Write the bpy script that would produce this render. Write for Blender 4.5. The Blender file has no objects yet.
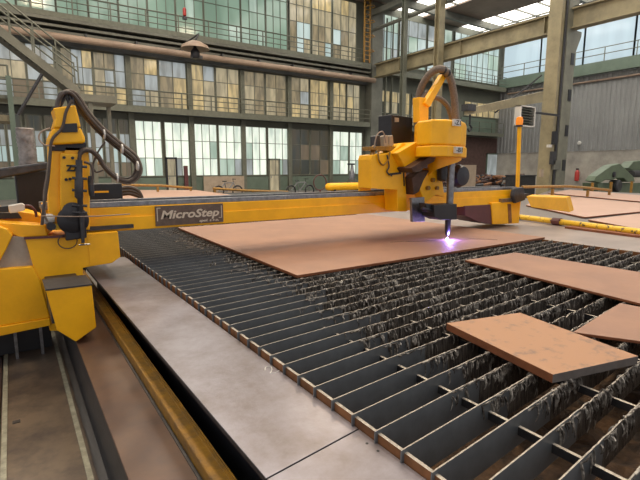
import bpy, bmesh, math, random
from mathutils import Vector, Matrix
random.seed(7)
C = bpy.context.scene.collection
V = Vector
# ------------------------------------------------------------------ camera
F = 455.0
PITCH = math.atan(72/F); YAW = math.atan(310/(F/math.cos(PITCH)))
CAM = V((0, 0, 1.75))
fw = V((math.sin(YAW)*math.cos(PITCH), math.cos(YAW)*math.cos(PITCH), -math.sin(PITCH)))
rt = V((math.cos(YAW), -math.sin(YAW), 0)); upv = rt.cross(fw)
cd = bpy.data.cameras.new('camera'); cam = bpy.data.objects.new('camera', cd); C.objects.link(cam)
cd.sensor_width = 36; cd.lens = 36*F/640; cd.clip_end = 300
cam.matrix_world = Matrix((( rt.x, upv.x, -fw.x, CAM.x), (rt.y, upv.y, -fw.y, CAM.y), (rt.z, upv.z, -fw.z, CAM.z), (0,0,0,1)))
bpy.context.scene.camera = cam
# measured points of the place: where the sight line through a photo point meets a real plane
def ray(x, y): return fw*F + rt*(x-320) - upv*(y-240)
def atz(x, y, z): d = ray(x, y); return CAM + d*((z-CAM.z)/d.z)
def aty(x, y, Y): d = ray(x, y); return CAM + d*((Y-CAM.y)/d.y)
def atx(x, y, X): d = ray(x, y); return CAM + d*((X-CAM.x)/d.x)

# ------------------------------------------------------------------ materials
def mat(name, col, rough=.5, metal=0.0, var=0.0, scale=8.0, col2=None, bump=0.0, bscale=None, stretch=None, emit=None, estr=0.0, thr=(.35,.65), detail=6):
    m = bpy.data.materials.new(name); m.use_nodes = True
    nt = m.node_tree; b = nt.nodes['Principled BSDF']
    b.inputs['Base Color'].default_value = (*col, 1)
    b.inputs['Roughness'].default_value = rough; b.inputs['Metallic'].default_value = metal
    tc = nt.nodes.new('ShaderNodeTexCoord'); mp = nt.nodes.new('ShaderNodeMapping')
    nt.links.new(tc.outputs['Object'], mp.inputs[0])
    if stretch: mp.inputs['Scale'].default_value = stretch
    if var or col2:
        c2 = col2 or tuple(c*(1-var) for c in col)
        n = nt.nodes.new('ShaderNodeTexNoise'); n.inputs['Scale'].default_value = scale; n.inputs['Detail'].default_value = detail
        n.inputs['Roughness'].default_value = .65
        nt.links.new(mp.outputs[0], n.inputs['Vector'])
        r = nt.nodes.new('ShaderNodeValToRGB'); r.color_ramp.elements[0].position = thr[0]; r.color_ramp.elements[1].position = thr[1]
        r.color_ramp.elements[0].color = (*c2, 1); r.color_ramp.elements[1].color = (*col, 1)
        nt.links.new(n.outputs['Fac'], r.inputs[0]); nt.links.new(r.outputs[0], b.inputs['Base Color'])
    if bump:
        n2 = nt.nodes.new('ShaderNodeTexNoise'); n2.inputs['Scale'].default_value = bscale or scale*3; n2.inputs['Detail'].default_value = 5
        nt.links.new(mp.outputs[0], n2.inputs['Vector'])
        bp = nt.nodes.new('ShaderNodeBump'); bp.inputs['Strength'].default_value = bump; bp.inputs['Distance'].default_value = .02
        nt.links.new(n2.outputs['Fac'], bp.inputs['Height']); nt.links.new(bp.outputs[0], b.inputs['Normal'])
    if emit:
        b.inputs['Emission Color'].default_value = (*emit, 1); b.inputs['Emission Strength'].default_value = estr
    return m
M = {}
M['yellow'] = mat('yellow_paint', (1.0,.50,.004), .40, 0, scale=3.5, col2=(.86,.41,.003), thr=(.3,.6), bump=.05, bscale=6)
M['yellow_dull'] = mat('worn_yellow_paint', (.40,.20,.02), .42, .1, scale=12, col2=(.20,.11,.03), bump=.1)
M['yellow_pipe'] = mat('chipped_yellow_paint', (.78,.50,.03), .45, 0, scale=16, col2=(.08,.06,.04), thr=(.38,.44))
M['rail_steel'] = mat('rail_steel', (.30,.30,.31), .32, .8, var=.4, scale=20)
M['dark_steel'] = mat('dark_steel', (.07,.07,.075), .45, .5, var=.4, scale=14)
M['black'] = mat('black_paint', (.018,.018,.022), .42, 0, var=.3, scale=6)
M['rubber'] = mat('hose_rubber', (.085,.062,.048), .5, 0, var=.3, scale=10)
M['hose_brown'] = mat('hose_sleeve', (.22,.17,.13), .7, 0, var=.4, scale=60, bump=.3)
M['cover'] = mat('worn_cover_steel', (.33,.305,.335), .33, .35, scale=3.2, col2=(.185,.15,.14), thr=(.33,.7), bump=.08, bscale=25, detail=9)
M['slat'] = mat('slat_steel', (.19,.205,.215), .45, .3, var=.35, scale=4)
M['slat_edge'] = mat('slat_edge', (.47,.42,.35), .45, .4, var=.5, scale=30)
M['dross'] = mat('dross_slag', (.50,.46,.40), .42, .25, scale=22, col2=(.06,.048,.038), thr=(.42,.62), bump=.6, bscale=70)
M['crust'] = mat('crusted_slat', (.17,.15,.125), .5, .3, scale=1, col2=(.03,.026,.023), thr=(.40,.60), stretch=(70,1,9), bump=.8, bscale=1.5)
M['bar_top'] = mat('spattered_bar', (.66,.60,.50), .5, .1, scale=25, col2=(.40,.34,.27), bump=.5)
M['plate_far'] = mat('grazing_sheen_plate', (.50,.32,.24), .5, .05, scale=.8, col2=(.46,.29,.215), detail=8)  # oxide plate lightened in colour for the grazing reflections on far plates
M['cover_right'] = mat('right_cover_steel', (.35,.29,.265), .42, .2, scale=1.5, col2=(.25,.21,.195), detail=8)  # browner, less metallic steel tone for the right cover
M['stanchion'] = mat('olive_grey_steel', (.21,.205,.155), .55, .1, var=.3, scale=1.5)
M['rust'] = mat('rusty_steel', (.30,.125,.045), .7, .1, var=.5, scale=9)
M['plate'] = mat('oxide_steel_plate', (.375,.205,.128), .58, .05, scale=1.6, col2=(.27,.15,.105), thr=(.3,.7), bump=.05, bscale=30, detail=9)
M['plate_spots'] = mat('spotted_steel_plate', (.40,.21,.11), .5, .1, scale=13, col2=(.24,.145,.10), thr=(.34,.46), detail=9)
M['plate_edge'] = mat('plate_cut_edge', (.26,.09,.035), .6, .2, var=.3, scale=10)
M['plate_edge_grey'] = mat('plate_grey_edge', (.23,.20,.18), .45, .4, var=.3, scale=10)
M['slag'] = mat('slag_heap', (.14,.075,.035), .85, 0, scale=7, col2=(.03,.02,.014), bump=1, bscale=18)
M['duct_cover'] = mat('brown_cover_steel', (.125,.072,.05), .34, .3, scale=4, col2=(.075,.052,.048), thr=(.3,.6), detail=8)
M['walk'] = mat('walkway_steel', (.155,.118,.085), .42, .3, scale=4.5, col2=(.07,.056,.05), thr=(.33,.6), detail=8)
M['walk_edge'] = mat('worn_edge', (.34,.33,.25), .5, .2, var=.4, scale=20)
M['floor'] = mat('concrete_floor', (.20,.18,.165), .55, 0, scale=.6, col2=(.12,.115,.11), bump=.1, bscale=4)
M['wallg'] = mat('green_grey_wall', (.125,.13,.10), .7, 0, var=.25, scale=.5)
M['wall_dark'] = mat('dark_wall', (.06,.062,.058), .7, 0, var=.3, scale=.6)
M['brick'] = mat('brown_brick', (.10,.055,.045), .8, 0, var=.4, scale=3)
M['corr'] = mat('corrugated_sheet', (.31,.31,.30), .5, .15, var=.22, scale=.35)
M['concrete'] = mat('bare_concrete', (.46,.42,.36), .85, 0, scale=.9, col2=(.27,.25,.215), thr=(.3,.7), bump=.2, bscale=3)
M['green_steel'] = mat('green_painted_steel', (.14,.185,.14), .5, .1, var=.2, scale=1)
M['tan_steel'] = mat('tan_painted_steel', (.33,.28,.165), .55, .1, scale=1.2, col2=(.21,.18,.11))
M['grey_steel'] = mat('grey_painted_steel', (.165,.165,.135), .55, .2, var=.3, scale=1)
M['rail_paint'] = mat('railing_paint', (.155,.16,.12), .55, .1, var=.2, scale=5)
M['pipe_pink'] = mat('lagged_pipe', (.36,.26,.19), .6, 0, var=.3, scale=1)
M['deck'] = mat('roof_deck', (.32,.25,.20), .8, 0, var=.3, scale=.4)
M['duct'] = mat('foil_duct', (.38,.34,.31), .45, .5, var=.5, scale=10, bump=.8, bscale=14)
M['white'] = mat('white_plastic', (.62,.60,.56), .5)
M['red'] = mat('red_paint', (.42,.03,.02), .45, 0, var=.2, scale=6)
M['maroon'] = mat('maroon_paint', (.12,.035,.035), .5, 0, var=.2, scale=6)
M['orange_lens'] = mat('amber_lens', (.75,.22,.01), .25, emit=(1,.30,.02), estr=.35)
M['dark_brown'] = mat('dark_brown_metal', (.10,.05,.03), .55, .2, var=.4, scale=12)  # dark brown tone of the neck underside and wrist motor
M['beige'] = mat('beige_panel', (.42,.33,.24), .6, 0, var=.2, scale=3)
M['mach_green'] = mat('machine_green', (.125,.165,.10), .5, 0, var=.25, scale=2)
M['grey_panel'] = mat('grey_recess_panel', (.40,.34,.27), .6, 0, var=.2, scale=8)
M['name_plate'] = mat('brown_name_plate', (.17,.115,.085), .42, .2, var=.3, scale=20)
M['letters'] = mat('cream_letters', (.62,.52,.40), .5)
M['ink'] = mat('black_lettering', (.02,.018,.015), .5)
def emis(name, c, s, c2=None, scale=1.2, thr=(.4,.6)):
    m = mat(name, tuple(x*.3 for x in c), .15); b = m.node_tree.nodes['Principled BSDF']; nt = m.node_tree
    b.inputs['Emission Color'].default_value = (*c, 1); b.inputs['Emission Strength'].default_value = s
    if c2:
        tc = nt.nodes.new('ShaderNodeTexCoord'); n = nt.nodes.new('ShaderNodeTexNoise'); n.inputs['Scale'].default_value = scale; mp = nt.nodes.new('ShaderNodeMapping'); mp.inputs['Scale'].default_value=(1.6,1.6,.35); nt.links.new(tc.outputs['Object'],mp.inputs[0])
        r = nt.nodes.new('ShaderNodeValToRGB'); r.color_ramp.elements[0].color = (*c2,1); r.color_ramp.elements[1].color = (*c,1)
        r.color_ramp.elements[0].position, r.color_ramp.elements[1].position = thr
        nt.links.new(mp.outputs[0], n.inputs['Vector']); nt.links.new(n.outputs['Fac'], r.inputs[0]); nt.links.new(r.outputs[0], b.inputs['Emission Color'])
    return m
M['lit_warm'] = emis('lit_office_glass_warm', (.72,.56,.28), .66, (.30,.25,.15), scale=2.2)
M['lit_dim'] = emis('lit_office_glass_dim', (.38,.31,.19), .62, (.17,.155,.11), scale=2.2)
M['lit_white'] = emis('lit_office_glass_white', (.88,.95,.82), .92, (.52,.62,.54), scale=1.6, thr=(.3,.55))
M['lit_blue'] = emis('office_glass_bluish', (.46,.51,.52), .62, (.26,.28,.27), scale=1.6)
M['lit_cream'] = emis('office_glass_cream', (.56,.48,.31), .62, (.30,.27,.19), scale=2.2)
M['lit_brown'] = emis('office_glass_brown', (.22,.17,.11), .6, (.15,.12,.085), scale=1.6)
M['glass_green'] = emis('green_glazing', (.30,.43,.33), .68, (.19,.29,.22), scale=.5)
M['glass_green_pale'] = emis('pale_green_glazing', (.50,.62,.53), .75, (.30,.42,.34))
M['glass_dark'] = emis('unlit_glass', (.06,.065,.055), .6, (.10,.08,.05))
M['glass_sky'] = emis('daylit_glazing', (.50,.62,.68), .88, (.44,.55,.61), scale=.6)
M['glass_end'] = emis('end_wall_glazing', (.55,.66,.64), .80, (.34,.45,.44), scale=.7)
M['skylight'] = emis('skylight_glazing', (1.0,.95,.87), 5.0)
M['skylight_far'] = M['skylight']
M['arc'] = emis('plasma_arc', (.72,.70,1.0), 25)

# ------------------------------------------------------------------ mesh builder
class MB:
    def __init__(s): s.v=[]; s.f=[]; s.m=[]
    def add(s, vs, fs, mi=0):
        o=len(s.v); s.v += [tuple(p) for p in vs]
        for f in fs: s.f.append([i+o for i in f]); s.m.append(mi)
        return s
    def box(s, x0,x1,y0,y1,z0,z1, mi=0, top=None):
        vs=[(x0,y0,z0),(x1,y0,z0),(x1,y1,z0),(x0,y1,z0),(x0,y0,z1),(x1,y0,z1),(x1,y1,z1),(x0,y1,z1)]
        s.add(vs,[(0,3,2,1),(0,1,5,4),(1,2,6,5),(2,3,7,6),(3,0,4,7)],mi); s.f.append([len(s.v)-4+i for i in range(4)]); s.m.append(mi if top is None else top)
        return s
    def hull(s, A, B, mi=0, cap=None):   # loft of two equal loops, capped
        n=len(A); s.add(list(A)+list(B), [(i,(i+1)%n,n+(i+1)%n,n+i) for i in range(n)], mi)
        o=len(s.v)-2*n; s.f.append([o+i for i in range(n)][::-1]); s.m.append(mi); s.f.append([o+n+i for i in range(n)]); s.m.append(mi if cap is None else cap)
        return s
    def py(s, pts, Y, d, mi=0):          # photo outline standing on the real plane y=Y, thickness d away
        P=[aty(x,y,Y) for x,y in pts]; return s.hull(P,[p+V((0,d,0)) for p in P],mi)
    def pz(s, P, z0, z1, mi=0, cap=None): return s.hull([V((p[0],p[1],z0)) for p in P],[V((p[0],p[1],z1)) for p in P],mi,cap)
    def tube(s, pts, r, n=8, mi=0, closed=False):
        pts=[V(p) for p in pts]; k=len(pts); rings=[]; up=None
        for i,p in enumerate(pts):
            if closed: t=(pts[(i+1)%k]-pts[i-1])
            else: t=pts[min(i+1,k-1)]-pts[max(i-1,0)]
            t.normalize()
            if up is None: up = t.orthogonal().normalized()
            up=(up-t*up.dot(t)).normalized(); w=t.cross(up)
            rr=r[i] if isinstance(r,(list,tuple)) else r
            rings.append([p+up*math.cos(a*2*math.pi/n)*rr+w*math.sin(a*2*math.pi/n)*rr for a in range(n)])
        vs=[q for R in rings for q in R]; fs=[]
        for i in range(k if closed else k-1):
            j=(i+1)%k
            fs += [(i*n+a,i*n+(a+1)%n,j*n+(a+1)%n,j*n+a) for a in range(n)]
        if not closed: fs += [tuple(range(n))[::-1], tuple((k-1)*n+a for a in range(n))]
        return s.add(vs,fs,mi)
    def bar(s,a,b,w,mi=0): return s.tube([a,b],w*.7071,4,mi)
    def lathe(s, c, prof, n=20, axis='z', mi=0):
        vs=[];c=V(c)
        for r,h in prof:
            for a in range(n):
                u,w=math.cos(a*2*math.pi/n)*r, math.sin(a*2*math.pi/n)*r
                vs.append(c+(V((u,w,h)) if axis=='z' else V((u,h,w)) if axis=='y' else V((h,u,w))))
        k=len(prof); fs=[(i*n+a,i*n+(a+1)%n,(i+1)*n+(a+1)%n,(i+1)*n+a) for i in range(k-1) for a in range(n)]
        fs += [tuple(range(n))[::-1], tuple((k-1)*n+a for a in range(n))]
        return s.add(vs,fs,mi)
    def build(s, name, mats, parent=None, bevel=0, smooth=False, seg=2):
        me=bpy.data.meshes.new(name); me.from_pydata(s.v,[],s.f)
        if not isinstance(mats,(list,tuple)): mats=[mats]
        for m in mats: me.materials.append(m)
        for p,mi in zip(me.polygons,s.m): p.material_index=mi
        bm=bmesh.new(); bm.from_mesh(me); bmesh.ops.recalc_face_normals(bm,faces=bm.faces); bm.to_mesh(me); bm.free()
        if smooth:
            me.polygons.foreach_set('use_smooth',[True]*len(me.polygons)); me.set_sharp_from_angle(angle=math.radians(40))
        o=bpy.data.objects.new(name,me); C.objects.link(o)
        if parent is not None:
            o.parent=parent; o.matrix_parent_inverse=wm(parent).inverted()
        if bevel:
            b=o.modifiers.new('bevel','BEVEL'); b.width=bevel; b.segments=seg; b.limit_method='ANGLE'; b.angle_limit=math.radians(35)
        return o
def wm(o):
    m=Matrix.Translation(o.location) @ o.rotation_euler.to_matrix().to_4x4()
    return m
def tag(o,label,cat,group=None,kind=None):
    o['label']=label; o['category']=cat
    if group: o['group']=group
    if kind: o['kind']=kind
    return o
def thing(name,label,cat,loc=(0,0,0),group=None):
    o=bpy.data.objects.new(name,None); C.objects.link(o); o.location=loc; o.empty_display_size=.2
    return tag(o,label,cat,group)
def struct(o): o['kind']='structure'; return o
def spline(pts, n=8):
    pts=[V(p) for p in pts]; out=[]
    for i in range(len(pts)-1):
        p0=pts[max(i-1,0)];p1=pts[i];p2=pts[i+1];p3=pts[min(i+2,len(pts)-1)]
        for k in range(n):
            t=k/n; out.append(.5*((2*p1)+(p2-p0)*t+(2*p0-5*p1+4*p2-p3)*t*t+(3*p1-p0-3*p2+p3)*t**3))
    out.append(pts[-1]); return out
def text(s,name,mt,loc,h,parent,width=None,rot=(math.pi/2,0,0),shear=0,ext=.002,bold=0):
    cu=bpy.data.curves.new(name,'FONT'); cu.body=s; cu.size=h*1.38; cu.extrude=ext; cu.shear=shear; cu.offset=bold; cu.resolution_u=3
    t=bpy.data.objects.new(name,cu); C.objects.link(t)
    dg=bpy.context.evaluated_depsgraph_get(); me=bpy.data.meshes.new_from_object(t.evaluated_get(dg))
    bpy.data.objects.remove(t); me.materials.clear(); me.materials.append(mt)
    o=bpy.data.objects.new(name,me); C.objects.link(o)
    if width:
        w=max(v.co.x for v in me.vertices)-min(v.co.x for v in me.vertices); k=width/w
        for v in me.vertices: v.co.x*=k
    me.transform(Matrix.Translation(loc) @ Matrix.Rotation(rot[2],4,'Z') @ Matrix.Rotation(rot[0],4,'X'))
    o.parent=parent; o.matrix_parent_inverse=wm(parent).inverted(); return o

# ================================================================== HALL
YW = 31.0        # end wall plane
struct(MB().box(-14,46,-3,YW,-.1,0).build('floor',M['floor']))
w = MB()
w.box(-14,25.6,YW,YW+.4,0,15.2,0); w.box(25.6,46,YW,YW+.4,0,4.9,1); w.box(25.6,46,YW,YW+.4,4.9,15.2,0)
struct(w.build('wall_back',[M['wallg'],M['brick']]))
# right wall: concrete base, corrugated sheet above
XR = 44.0
struct(MB().box(XR,XR+.4,-3,YW,0,3.3).build('wall_right',M['concrete']))
cs=MB(); y=-3.0; prof=[]
while y<YW:
    prof += [(XR-.02,y),(XR-.02,y+.16),(XR-.09,y+.20),(XR-.09,y+.36)]; y+=.40
vs=[(a,b,z) for z in (3.3,9.95) for a,b in prof]; n=len(prof)
cs.add(vs,[(i,i+1,n+i+1,n+i) for i in range(n-1)])
o=struct(cs.build('wall_cladding',M['corr'])); o.name='wall_right_cladding'
# upper glazing of right wall
win_no=[0]
def window(P0,P1,z0,z1,axis,cols,rows,pane_mats,frame=M['rail_paint'],fw_=.07,off=.0,seed=None,rowfn=None):
    """grid window on a wall: P0..P1 along axis, pane mesh is a child"""
    rnd=random.Random(seed if seed is not None else win_no[0]*13+5)
    win_no[0]+=1
    f=MB()
    if axis=='x': bx=lambda a,b,c,d,t0,t1,mb,mi=0: mb.box(a,b,YW-off-t1,YW-off-t0,c,d,mi)
    else: bx=lambda a,b,c,d,t0,t1,mb,mi=0: mb.box(XR-off-t1,XR-off-t0,a,b,c,d,mi)
    for i in range(cols+1):
        a=P0+(P1-P0)*i/cols; e=fw_ if i in(0,cols) else fw_*.55
        bx(a-e/2,a+e/2,z0,z1,.0,.09,f)
    for j in range(rows+1):
        a=z0+(z1-z0)*j/rows; e=fw_ if j in(0,rows) else fw_*.55
        bx(P0,P1,a-e/2,a+e/2,.0,.085,f)
    fo=struct(f.build('window_%d'%win_no[0],frame))
    p=MB()
    for i in range(cols):
        for j in range(rows):
            mi=rowfn(i,j,rnd) if rowfn else rnd.randrange(len(pane_mats))
            bx(P0+(P1-P0)*i/cols,P0+(P1-P0)*(i+1)/cols,z0+(z1-z0)*j/rows,z0+(z1-z0)*(j+1)/rows,.01,.04,p,mi)
    p.build('pane',pane_mats,fo); return fo
def wx(px,py=150): return aty(px,py,YW).x
# ground floor windows
G0,G1=1.22,4.72
ground=[(-22,-6,'b'),(-4,7,'b'),(9,24,'b'),(28,44,'b'),(47,60,'b'),(64,84,'b'),(88,103,'b'),(105,118,'b'),(120,131,'c'),(136,162,'w'),(165,189,'w'),(194.5,217,'w'),(218.5,241.5,'w'),(245,266,'w'),(267.6,289,'w'),(291,309,'d'),(310,329,'d'),(331,348,'w'),(349,361.5,'w')]
for a,b,k in ground:
    if k=='w': window(wx(a),wx(b),G0,G1,'x',3 if b-a>20 else 2,3,[M['lit_white'],M['lit_cream'],M['lit_blue'],M['glass_green_pale']],rowfn=lambda i,j,r:(0 if j>0 else r.choice([0,0,0,2,3])) if r.random()<.93 else 3)
    elif k=='d': window(wx(a),wx(b),G0,G1,'x',2,3,[M['glass_dark'],M['lit_brown']])
    else: window(wx(a),wx(b),G0,G1,'x',2,4,[M['lit_blue'],M['glass_end'],M['lit_brown'],M['glass_dark']],rowfn=lambda i,j,r:[2,1,0,3][j] if r.random()<.8 else 0)
# first floor windows
F0,F1=5.6,8.55
bays=[-60,-5,59.5,128,188.5,241,288,330,362]
for k in range(len(bays)-1):
    a,b=bays[k]+2.6,bays[k+1]-2.6; m_=(a+b)/2
    def fn(i,j,r,k=k):
        if k<2: return [5,4,2][j] if r.random()<.7 else 2
        return 0 if False else ([1,0,3,0,4,1][(k*2+i+r.randrange(2))%6] if r.random()<(.96 if k>3 else .75) else 2)
    for c,d in ((a,m_-.6),(m_+.6,b)):
        window(wx(c,80),wx(d,80),F0,F1,'x',2 if d-c<30 else 3,3,[M['lit_warm'],M['lit_dim'],M['lit_blue'],M['lit_cream'],M['lit_cream'],M['lit_brown']],rowfn=fn)
# second floor glazing
S0,S1=10.25,14.9
sb=[-60,16.5,56,88,118,147,175,203,240,265,287]
for k in range(len(sb)-1):
    window(wx(sb[k]+.4,10),wx(sb[k+1]-.4,10),S0,S1,'x',3,4,[M['glass_green'],M['glass_green_pale'],M['lit_cream']],rowfn=lambda i,j,r:0 if r.random()<.86 else r.choice([1,0,1]) if j<3 else 1)
for a,b in ((289,310),(311.5,331),(332.5,356)):
    window(wx(a,10),wx(b,10),S0,S1,'x',3,4,[M['lit_warm'],M['lit_cream'],M['glass_end'],M['lit_dim']],rowfn=lambda i,j,r:r.choice([0,1,1]) if j>1 else r.choice([3,1,3,2]))
# aisle beyond the corner column
for a,b in ((26.6,29.0),(29.2,32.5),(32.7,36.0)):
    window(a,b,10.6,14.6,'x',3,3,[M['glass_end'],M['lit_blue'],M['glass_green_pale']])
window(36.4,43.3,10.35,14.6,'x',8,3,[M['glass_end'],M['glass_green_pale'],M['glass_end']])
for a,b in ((26.3,28.2),(28.4,30.6),(30.9,33.6)):
    window(a,b,5.6,8.4,'x',3,3,[M['lit_warm'],M['lit_dim'],M['lit_cream'],M['glass_dark']])
window(wx(464,105),wx(500,105),6.95,8.35,'x',6,2,[M['lit_warm'],M['lit_warm'],M['lit_cream']])
struct(MB().box(wx(461,120),43.4,YW-.06,YW-.01,5.25,6.8).build('trim_1',M['green_steel']))
# right wall glazing above the runway beam
y=-2.0
while y<YW-1:
    window(y,min(y+4.1,YW-.1),10.95,14.8,'y',1,1,[M['glass_sky']],frame=M['grey_steel'],fw_=.14); y+=4.1
# doors on the end wall
def door(px0,px1,z1,frame,leaf,inner=None):
    a,b=wx(px0,170),wx(px1,170); d=MB(); t=.12
    d.box(a,a+t,YW-.12,YW-.01,0,z1).box(b-t,b,YW-.12,YW-.01,0,z1).box(a,b,YW-.12,YW-.01,z1-t,z1)
    door.n+=1
    o=struct(d.build('door_%d'%door.n,frame))
    l=MB().box(a+t,b-t,YW-.07,YW-.02,.02,z1-t); l.build('door_leaf',leaf,o)
    MB().box(a+t+.08,a+t+.12,YW-.13,YW-.06,1.0,1.15).build('door_handle',M['rail_steel'],o)
door.n=0
door(165.5,177,2.45,M['black'],M['lit_cream']); door(268,279.5,2.45,M['rail_paint'],M['lit_cream']); door(485.5,499,3.3,M['green_steel'],M['lit_blue'])
# wall trim: pilasters of the end wall
for i,px in enumerate([59.5,128,188.5,241,288,330]):
    x=wx(px,80); struct(MB().box(x-.16,x+.16,YW-.25,YW,0,10.1).build('trim_%d'%(i+2),M['rail_paint']))
struct(MB().box(-14,25.4,YW-.05,YW,.0,1.12).build('baseboard_back',M['green_steel']))

# galleries along the end wall
def gallery(name,label,x0,x1,z,t,slabm,postgap=1.9,rails=(.35,.7,1.05),yy=30.0,drop=.0):
    g=thing(name,label,'gallery',(x0,YW,z))
    MB().box(x0,x1,yy,YW,z-t,z).build('walkway_slab',slabm,g)
    MB().box(x0,x1,yy-.05,yy,z-t-.02,z+.06).build('edge_channel',M['rail_paint'],g)
    r=MB()
    for h in rails: r.tube([(x0,yy,z+h),(x1,yy,z+h)],.028,6)
    r.build('guard_rail',M['rail_paint'],g,smooth=True)
    n=int((x1-x0)/postgap)
    for i in range(n+1):
        x=x0+(x1-x0)*i/n; MB().box(x-.03,x+.03,yy-.03,yy+.03,z,z+rails[-1]).build('post',M['rail_paint'],g)
    return g
gallery('gallery_walkway','lower gallery with thin green railing above the ground floor windows',-14,25.2,5.42,.28,M['wall_dark'])
gallery('gallery_walkway','upper gallery with thin railing below the green glazing',-14,25.2,10.1,.2,M['wall_dark'])
gallery('gallery_walkway','short upper gallery in the aisle right of the corner column',27.5,43.5,9.9,.35,M['grey_steel'])
gallery('gallery_walkway','short lower gallery under the yellow lit windows of the aisle',27.5,43.5,5.25,.25,M['wall_dark'],rails=(.5,1.1))
# service beams and pipes below upper gallery
for i,(z,hh,yy,m_) in enumerate([(9.83,.12,30.05,'grey_steel'),(9.5,.10,30.15,'grey_steel'),(9.22,.14,30.3,'grey_steel')]):
    tag(MB().box(-14,25.2,yy-.12,yy+.5,z-hh,z+hh*.3).build('service_beam',M[m_]),['topmost of the three long dark beams under the upper gallery','middle one of the three long dark beams under the upper gallery','lowest of the three long dark beams, just above the pink pipe'][i],'beam','beams under the upper gallery')
tag(MB().box(-14,25.2,30.4,30.95,8.55,9.05).build('service_beam',M['wall_dark']),'deep dark girder behind the long pink pipe','beam')
pp=thing('heating_pipe','long pale pink lagged pipe running above the first floor windows','pipe',(-14,29.9,8.8))
MB().tube([(-14,29.85,8.85),(wx(366,78),29.85,8.85)],.19,14).build('pipe_run',M['pipe_pink'],pp,smooth=True)
for i in range(14):
    x=-12+i*2.7; MB().box(x-.04,x+.04,29.75,30.4,8.95,9.2).build('hanger',M['dark_steel'],pp)
# roof: decks and skylights running along Y
dk=[(-14,-5),(-1.5,6.5),(10.5,18.5),(23.0,28.6),(32.0,37.0),(43.0,46)]
for i,(a,b) in enumerate(dk):
    o=struct(MB().box(a,b,-3,YW,15.1,15.4).build('ceiling' if i==0 else 'ceiling_%d'%(i+1),M['deck']))
for i in range(len(dk)-1):
    a,b=dk[i][1],dk[i+1][0]; win_no[0]+=1
    f=MB()
    k=-3.0
    while k<YW: f.box(a,b,k,k+.09,15.06,15.2); k+=2.0
    f.box((a+b)/2-.05,(a+b)/2+.05,-3,YW,15.05,15.2)
    fo=struct(f.build('window_%d'%win_no[0],M['grey_steel']))
    MB().box(a,b,-3,YW,15.24,15.3).build('pane',M['skylight'],fo)
for i,yy in enumerate((28.5,20,11.5,3)):
    o=MB().box(20,46,yy-.15,yy+.15,14.5,15.05); struct(o.build('trim_%d'%(20+i),M['grey_steel']))

# crane runway on the column line
XG=25.75
g=thing('crane_runway_girder','long riveted crane runway girder carried by the big tan column','girder',(XG,0,9.1))
gb=MB(); gb.box(XG-.06,XG+.06,-3,29.9,9.15,10.1); gb.box(XG-.3,XG+.3,-3,29.9,9.1,9.18); gb.box(XG-.3,XG+.3,-3,29.9,10.07,10.15)
y=-2
while y<29: gb.box(XG-.27,XG+.27,y,y+.04,9.18,10.07); y+=5.8
gb.build('girder_web',M['tan_steel'],g)
MB().box(XG-.05,XG+.05,-3,29.9,10.15,10.27).build('crane_rail',M['dark_steel'],g)
MB().box(XG+.35,XG+1.1,-3,29.9,10.0,10.06).build('service_walkway',M['grey_steel'],g)
tag(MB().tube([(XG-.3,31,12.82),(XG-.3,-3,12.82)],.14,8).build('roof_tie_beam',M['grey_steel']),'slender grey beam running high above the crane girder','beam')
tag(MB().box(XG-.5,XG-.2,-3,31,13.9,14.3).build('eaves_beam',M['grey_steel']),'deep grey beam at the very top, above the slender one','beam')
# columns
def column(x,y,name,label):
    c=thing(name,label,'column',(x,y,0))
    return c
P=aty(556,100,14.0)
c=column(25.5,14.2,'crane_column','big tan and green steel column standing in front of the corrugated wall')
xx,yy=24.7,14.0
b=MB(); b.box(xx,xx+.3,yy,yy+.06,0,15); b.box(xx,xx+.3,yy+.62,yy+.68,0,15); b.box(xx+.1,xx+.2,yy+.06,yy+.62,0,15); b.box(xx-.02,xx+.02,yy-.02,yy+.7,0,15)
b.build('column_shaft',M['tan_steel'],c)
b=MB(); b.box(xx+.5,xx+1.45,yy-.1,yy+.5,0,15); b.hull([V((xx+1.45,yy-.1,9.1)),V((xx+1.45,yy+.3,9.1)),V((xx+1.45,yy+.3,7.9)),V((xx+1.45,yy-.1,7.9))],[V((xx+1.95,yy-.1,9.1)),V((xx+1.95,yy+.3,9.1)),V((xx+1.95,yy+.3,8.9)),V((xx+1.95,yy-.1,8.9))])
b.build('stanchion',M['stanchion'],c)
for i in range(7): MB().box(xx+1.05,xx+1.35,yy-.13,yy-.09,1.6+i*1.9,2.2+i*1.9).build('opening',M['black'],c)
b=MB(); b.tube([(xx+.4,yy-.05,0),(xx+.4,yy-.05,14)],.05,6); b.tube([(xx+.33,yy-.05,0),(xx+.33,yy-.05,9)],.03,6); b.build('conduit',M['dark_steel'],c)
MB().box(xx-.1,xx+1.6,yy-.2,yy+.8,0,.25).build('base_plate',M['tan_steel'],c)
for k,(px,py,w_,h_,mm) in enumerate([(549,146,.28,.14,'white'),(541,173,.22,.4,'beige'),(552.5,158,.4,.7,'dark_steel'),(556,165,.7,.5,'grey_steel'),(554,138,.3,.7,'black')]):
    q=aty(px,py,yy-.08); MB().box(q.x-w_/2,q.x+w_/2,yy-.16,yy-.02,q.z-h_/2,q.z+h_/2).build('junction_box',M[mm],c)
c=column(24.9,22.6,'steel_column','pale slim steel column rising behind the hoop hose of the cutting head')
b=MB(); b.box(24.75,25.25,22.4,22.45,0,15).box(24.75,25.25,22.8,22.85,0,15).box(24.97,25.03,22.45,22.8,0,15); b.build('column_shaft',M['tan_steel'],c)
c=column(25,26.2,'steel_column','thin grey steel column just left of the pale slim column')
b=MB(); b.box(24.9,25.25,25.9,25.95,0,15).box(24.9,25.25,26.2,26.25,0,15).box(25.05,25.1,25.95,26.2,0,15); b.build('column_shaft',M['rail_paint'],c)
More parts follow.
